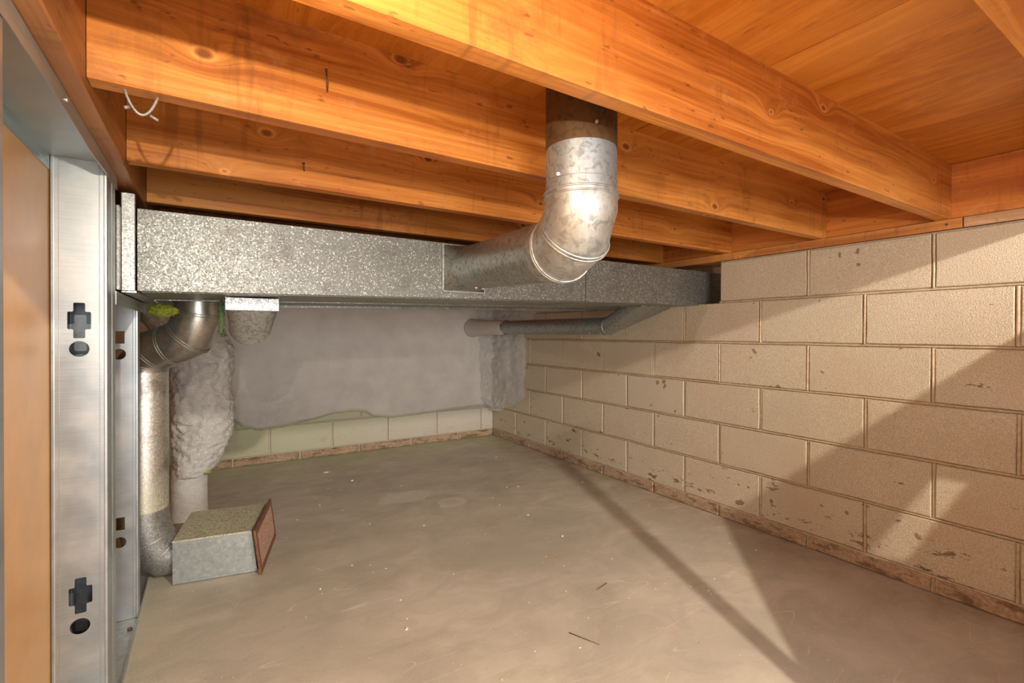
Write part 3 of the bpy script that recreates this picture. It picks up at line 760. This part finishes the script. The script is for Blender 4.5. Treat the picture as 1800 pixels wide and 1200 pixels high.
loft(bm, A, B); loft(bm, B, Cc); bm.faces.new([bm.verts.new(p) for p in Cc])
obj('boot_body', bm, M['pipe2'], hb)

# rear branch pipe at the right, into the foam corner
bp_ = thing('rear_branch_pipe', (1.85, 2.5, 0.87), 'thin galvanized branch pipe running back to the foamed corner', 'pipe')
bm = NB(); tube(bm, [(1.85, 1.93, 0.925), (1.852, 3.12, 0.930)], 0.048, 32); obj('pipe_section', bm, M['pipe2'], bp_)
bm = NB()
A = circ_ring((1.850, 1.94, 0.925), (1, 0, 0), (0, 0.12, 1), 0.0495, 32)
Rr = rect_ring((1.905, 1.73, 1.018), (1, 0, 0), (0, 1, 0), 0.110, 0.075, 32)
loft(bm, A, Rr, True); loft(bm, Rr, [p+Vector((0, 0, 0.012)) for p in Rr], False); obj('pipe_boot', bm, M['pipe2'], bp_)
bm = NB(); bead(bm, A, 0.0022); obj('pipe_bead', bm, M['elbow'], bp_)
for p in ((1.81, 2.05, 0.893), (1.80, 1.95, 0.888)):
    bm = NB(); v = Vector(p); tube(bm, [v, v+Vector((-0.003, -0.003, -0.008))], 0.003, 8, True); obj('screw', bm, M['screw'], bp_)

# ---------------------------------------------------------------- spray foam
def set_rough(me, fn):
    at = me.attributes.new('rough', 'FLOAT', 'POINT')
    for i, v in enumerate(me.vertices): at.data[i].value = fn(v.co)
edge = [(-1.2, 0.30), (-0.05, 0.335), (0.10, 0.325), (0.134, 0.301), (0.20, 0.252), (0.28, 0.230), (0.434, 0.238), (0.60, 0.268), (0.77, 0.300), (0.90, 0.306), (0.973, 0.292), (1.058, 0.252), (1.189, 0.232), (1.35, 0.238), (1.517, 0.246), (1.75, 0.256), (1.90, 0.262), (2.1, 0.264)]
def ez(x):
    for (a, za), (b_, zb) in zip(edge, edge[1:]):
        if a <= x <= b_:
            t_ = (x-a)/(b_-a); t_ = t_*t_*(3-2*t_); return za+(zb-za)*t_
    return 0.27
def smooth(e0, e1, x):
    t_ = max(0, min(1, (x-e0)/(e1-e0))); return t_*t_*(3-2*t_)
sf = thing('spray_foam', (0.9, 3.6, 0.25), 'pale spray foam coat covering the back wall above the bottom blocks', 'insulation')
bm = NB(); nx, nz = 230, 90; G = []
for i in range(nx+1):
    x = -1.0 + 3.10*i/nx; z0 = ez(x); col = []
    for j in range(nz+1):
        f = (j/nz)**1.25; z = z0 + (1.44-z0)*f
        th = 0.030*smooth(0, 0.03, z-z0)**0.6
        amp = 0.004 + 0.010*smooth(0.55, 0.28, z)*smooth(0.9, 0.3, x) + 0.006*smooth(1.8, 2.0, x)
        nn = noise.noise(Vector((x*9, z*12, 1.0)))*amp + noise.noise(Vector((x*28, z*34, 5.0)))*amp*0.45
        col.append(bm.verts.new((x, 3.617-th-(nn if th > 0.01 else 0), z)))
    G.append(col)
for i in range(nx):
    for j in range(nz):
        f = bm.faces.new((G[i][j], G[i+1][j], G[i+1][j+1], G[i][j+1])); f.smooth = True
bot = [bm.verts.new((-1.0+3.10*i/nx, 3.63, ez(-1.0+3.10*i/nx)+0.0005)) for i in range(nx+1)]
for i in range(nx): bm.faces.new((G[i][0], G[i+1][0], bot[i+1], bot[i]))
o = obj('foam_coat', bm, M['foam'], sf)
zl = o.data.vertices
set_rough(o.data, lambda c: 0.10 + 0.75*smooth(0.30, 0.06, c.z)*smooth(0.3, -0.5, c.x) + 0.10*smooth(0.5, 0.0, c.z))
bm = NB(); pts = [(-1.0+3.0*i/150, 3.613, ez(-1.0+3.0*i/150)+0.001) for i in range(151)]
tube(bm, pts, 0.0035, 8, radii=[0.0015+0.0025*abs(noise.noise(Vector((p[0]*4, 0, 0)))) for p in pts]); obj('foam_edge', bm, M['green'], sf)['label'] = 'yellow-green raw lower edge of the foam'

# foam column in the back right corner, wrapping on to the block wall
bm = NB(); nu, nv = 44, 110; G = []
for j in range(nv+1):
    z = 0.225 + (1.20-0.225)*j/nv; row = []
    t_ = smooth(0.225, 0.40, z)
    yr = 3.585 - (0.10+0.385*t_**0.8) + 0.02*noise.noise(Vector((0, 0, z*7)))     # reach on the right wall
    xl = 2.060 - (0.02+0.115*smooth(0.225, 0.34, z)) - 0.05*smooth(0.75, 1.1, z) + 0.02*noise.noise(Vector((3, 0, z*8)))
    if z > 0.90: yr -= 0.12*smooth(0.86, 0.90, z)
    A = Vector((xl, 3.600)); Bq = Vector((2.050, 3.555)); Cq = Vector((2.099, yr))
    for i in range(nu+1):
        u_ = i/nu
        if u_ < 0.35: p = A.lerp(Bq, u_/0.35)
        else: p = Bq.lerp(Cq, (u_-0.35)/0.65)
        bul = math.sin(math.pi*min(1, u_*1.0))**0.7
        nn = 0.60+0.45*noise.noise(Vector((u_*5, 2, z*9))) + 0.35*noise.noise(Vector((u_*12, 7, z*26))) - 0.5*abs(noise.noise(Vector((u_*24, 3, z*50))))
        d = Vector((-0.72, -0.69))*(0.042*bul*nn*smooth(0.225, 0.27, z))
        row.append(bm.verts.new((p.x+d.x, p.y+d.y, z)))
    G.append(row)
for j in range(nv):
    for i in range(nu):
        f = bm.faces.new((G[j][i], G[j][i+1], G[j+1][i+1], G[j+1][i])); f.smooth = True
o = obj('corner_foam', bm, M['foam'], sf); set_rough(o.data, lambda c: 1.5)
bm = NB(); pth = [(1.852, 3.02, 0.929), (1.852, 3.06, 0.929), (1.852, 3.20, 0.930), (1.855, 3.40, 0.93), (1.87, 3.58, 0.93)]
tube(bm, pth, 0.05, 32, radii=[0.050, 0.056, 0.058, 0.062, 0.08]); 
for v in bm.verts: v.co += Vector((1, 0, 1))*(0.010*noise.noise(v.co*14)+0.005*noise.noise(v.co*40))
o = obj('foam_collar', bm, M['foam'], sf); set_rough(o.data, lambda c: 0.5)

# foamed post at left
fp = thing('foamed_post', (-0.08, 2.75, 0.0), 'lumpy white foam mass around a post behind the drop pipe', 'insulation')
prof = [(1.00, -0.30, 0.06), (0.93, -0.27, 0.055), (0.88, -0.24, 0.075), (0.82, -0.19, 0.104), (0.76, -0.17, 0.108), (0.70, -0.165, 0.104), (0.63, -0.16, 0.092), (0.56, -0.165, 0.106), (0.50, -0.165, 0.113), (0.42, -0.160, 0.107), (0.36, -0.16, 0.094), (0.30, -0.155, 0.066), (0.255, -0.155, 0.045), (0.225, -0.155, 0.028), (0.212, -0.150, 0.010), (0.205, -0.14, -0.015)]
def prz(z, k):
    for a, b_ in zip(prof, prof[1:]):
        if b_[0] <= z <= a[0]:
            t_ = (a[0]-z)/(a[0]-b_[0]); return a[k]+(b_[k]-a[k])*t_
    return prof[-1][k]
bm = NB(); G = []; nv, nu = 150, 80
for j in range(nv+1):
    z = 0.998 - (0.998-0.207)*j/nv; a, b_ = prz(z, 1), prz(z, 2); cx = (a+b_)/2; hw = (b_-a)/2; row = []
    for i in range(nu):
        t_ = 2*math.pi*i/nu; n1 = noise.noise(Vector((math.cos(t_)*2.2, math.sin(t_)*2.2, z*10)))
        n2 = noise.noise(Vector((math.cos(t_)*7, math.sin(t_)*7, z*34)))
        n3 = abs(noise.noise(Vector((math.cos(t_)*3+9, math.sin(t_)*3, z*(16 if z > 0.45 else 30)))))
        n4 = abs(noise.noise(Vector((math.cos(t_)*9+4, math.sin(t_)*9, z*(60 if z > 0.4 else 110)))))
        rr_ = 1 + 0.06*n1 + 0.06*n2 - 0.16*n3 - 0.08*n4
        row.append(bm.verts.new((cx+hw*rr_*math.cos(t_), 2.78+0.115*rr_*math.sin(t_), z + 0.006*n2)))
    G.append(row)
for j in range(nv):
    for i in range(nu):
        f = bm.faces.new((G[j][i], G[j][(i+1) % nu], G[j+1][(i+1) % nu], G[j+1][i])); f.smooth = True
bm.faces.new(G[-1])
o = obj('foam_lump', bm, M['foam'], fp); set_rough(o.data, lambda c: 1.0)
bm = NB(); tube(bm, [(-0.082, 2.765, 0.24*k/24) for k in range(25)], 0.08, 48, radii=[0.078-0.00025*k for k in range(25)])
for v in bm.verts:
    d = Vector((v.co.x+0.082, v.co.y-2.765, 0)); w_ = 0.3+0.7*smooth(0.08, 0.2, v.co.z)
    v.co += d*(w_*(0.08*noise.noise(Vector((v.co.x*20, v.co.y*20, v.co.z*22))) - 0.08*abs(noise.noise(Vector((v.co.x*18, v.co.y*18, v.co.z*75))))))
o = obj('post_base', bm, M['foam'], fp); set_rough(o.data, lambda c: 0.45)
bm = NB(); tube(bm, [(-0.05, 2.690, 0.236), (-0.03, 2.682, 0.232), (-0.012, 2.686, 0.224), (0.006, 2.70, 0.220)], 0.006, 8, True); obj('raw_foam_edge', bm, M['green'], fp)['label'] = 'bright yellow-green raw foam edge'

# fibreglass tufts by the collar
def tuft(cx, cy, cz, sx, sy, sz, mt, label, hairs=160):
    bm = NB(); bmesh.ops.create_icosphere(bm, subdivisions=4, radius=1)
    for v in bm.verts:
        n_ = 1+0.30*noise.noise(v.co*2.5)+0.15*noise.noise(v.co*7)
        v.co = Vector((cx+v.co.x*sx*n_, cy+v.co.y*sy*n_, cz+max(-0.95, v.co.z)*sz*n_))
    for f in bm.faces: f.smooth = True
    o = tag(obj('fibreglass_tuft', bm, mt), label, 'insulation')
    bm = NB()
    for _ in range(hairs):
        d = Vector((random.gauss(0, 1), random.gauss(0, 1), random.gauss(0, 1))).normalized()
        p = Vector((cx+d.x*sx*0.9, cy+d.y*sy*0.9, cz+d.z*sz*0.9)); q = p+Vector((d.x+random.uniform(-.6, .6), d.y, d.z+random.uniform(-.6, .6)))*random.uniform(0.004, 0.014)
        s = Vector((0.0005, 0, 0.0005)); a, b_, c = bm.verts.new(p-s), bm.verts.new(p+s), bm.verts.new(q); bm.faces.new((a, b_, c))
    h = obj('loose_fibres', bm, mt, o); h['kind'] = 'stuff'
tuft(-0.128, 1.93, 0.955, 0.040, 0.03, 0.022, M['fiber'], 'yellow-green fibreglass wad between header track and duct collar')
tuft(0.034, 1.88, 0.932, 0.009, 0.02, 0.060, M['fiber2'], 'green fibreglass tuft between the top elbow and the half-round boot', 90)

# ---------------------------------------------------------------- small items
bm = NB()
pts = []
for k in range(15):
    t_ = k/14; x = -0.114+0.043*t_ ; z = 1.272-0.036*math.sin(math.pi*min(1, t_*1.02))**0.75; pts.append((x, 0.978+0.006*t_, z))
tube(bm, pts, 0.0021, 8, True)
tube(bm, [(-0.108, 0.976, 1.243), (-0.114, 0.974, 1.240)], 0.0028, 8, True); tube(bm, [(-0.082, 0.982, 1.238), (-0.071, 0.984, 1.233)], 0.0024, 8, True)
tag(obj('wire_loop', bm, M['wire']), 'grey wire loop stapled under the left end of a joist', 'wire')
def nail(a, b_, label, r=0.0016):
    a, b_ = Vector(a), Vector(b_); d = (b_-a).normalized()
    bm = NB(); tube(bm, [a, b_], r, 8, True); tube(bm, [b_, b_+d*0.0015], r*2.2, 10, True)
    tag(obj('nail', bm, M['nail']), label, 'nail')
nail((0.190, 0.962, 1.340), (0.184, 0.940, 1.372), 'bent nail sticking out of the joist with the wire loop')
nail((0.213, 1.374, 1.312), (0.209, 1.355, 1.326), 'small nail in the third joist back, above the duct')
nail((-0.150, 1.36, 1.262), (-0.176, 1.355, 1.252), 'nail lying out of the beam by the joist corner', 0.0014)
# crumbs and sticks on the floor
bm = NB()
for _ in range(150):
    x, y = random.uniform(0.1, 1.9), random.uniform(1.0, 3.4); s = random.uniform(0.001, 0.003)
    if random.random() < 0.12: s *= 2
    an = random.uniform(0, 3.14); ca, sa = math.cos(an)*s*random.uniform(1, 2.6), math.sin(an)*s*random.uniform(1, 2.6)
    hexa(bm, [(x, y, 0), (x+ca, y+sa, 0), (x+ca-sa*.5, y+sa+ca*.5, 0), (x-sa*.5, y+ca*.5, 0), (x, y, s*.6), (x+ca*.8, y+sa*.8, s*.6), (x+ca*.8-sa*.4, y+sa*.8+ca*.4, s*.6), (x-sa*.4, y+ca*.4, s*.6)])
o = tag(obj('foam_crumbs', bm, M['crumb']), 'pale crumbs and chips scattered over the concrete floor', 'debris'); o['kind'] = 'stuff'
for (p, q, lab) in (((0.897, 1.10, 0.0016), (0.935, 1.012, 0.0016), 'thin dark straw lying on the floor at the bottom centre'), ((1.13, 1.235, 0.0016), (1.19, 1.250, 0.0016), 'short dark twig on the floor right of centre')):
    bm = NB(); tube(bm, [p, q], 0.0012, 6, True); tag(obj('straw', bm, M['nail']), lab, 'twig')
for (x, y, s, lab) in ((0.625, 3.19, 0.016, 'larger white foam scrap on the floor near the back wall'), (0.722, 2.93, 0.009, 'small white foam scrap in front of the larger one')):
    bm = NB(); bmesh.ops.create_icosphere(bm, subdivisions=2, radius=1)
    for v in bm.verts: v.co = Vector((x+v.co.x*s*(1+0.6*noise.noise(v.co*3+Vector((x*9, 0, 0)))), y+v.co.y*s*0.8, 0.002+max(-0.5, v.co.z)*0.004))
    tag(obj('foam_scrap', bm, M['crumb']), lab, 'debris')

# unseen panel and pole added just outside the opening to shade the right-hand corner
def plate_poly(loops, y, t):
    cu = D.curves.new('plate', 'CURVE'); cu.dimensions = '2D'; cu.fill_mode = 'BOTH'; cu.extrude = t/2
    for loop in loops:
        sp = cu.splines.new('POLY'); sp.points.add(len(loop)-1); sp.use_cyclic_u = True
        for i, p in enumerate(loop): sp.points[i].co = (p[0], p[1], 0, 1)
    ob = D.objects.new('plate', cu); C.objects.link(ob)
    me = D.meshes.new_from_object(ob.evaluated_get(bpy.context.evaluated_depsgraph_get()))
    D.objects.remove(ob); D.curves.remove(cu)
    me.transform(Matrix(((1, 0, 0, 0), (0, 0, 1, y), (0, 1, 0, 0), (0, 0, 0, 1)))); me.materials.clear()
    return me
bm = plate_poly([[(1.24, 0.002), (1.24, 0.52), (1.394, 0.659), (1.891, 1.081), (2.085, 1.245), (2.085, 0.002)],
                 [(1.815, 0.80), (1.846, 0.757), (1.795, 0.612), (1.760, 0.66)]], -0.004, 0.008)  # outline and slot shaped to cast the shadow edges and the lit patch
tag(obj('shadow_panel', bm, M['panel']), 'unseen cut panel added by the opening to shade the right-hand corner', 'panel')
bm = NB(); tube(bm, [(1.20, -0.05, 0.002), (1.238, -0.016+0.0, 0.534), (1.47, 0.0, 1.11), (1.50, 0.002, 1.20)], 0.020, 12, True)
tag(obj('shadow_pole', bm, M['wire']), 'unseen thin pole added by the opening to cast the floor streak', 'pole')
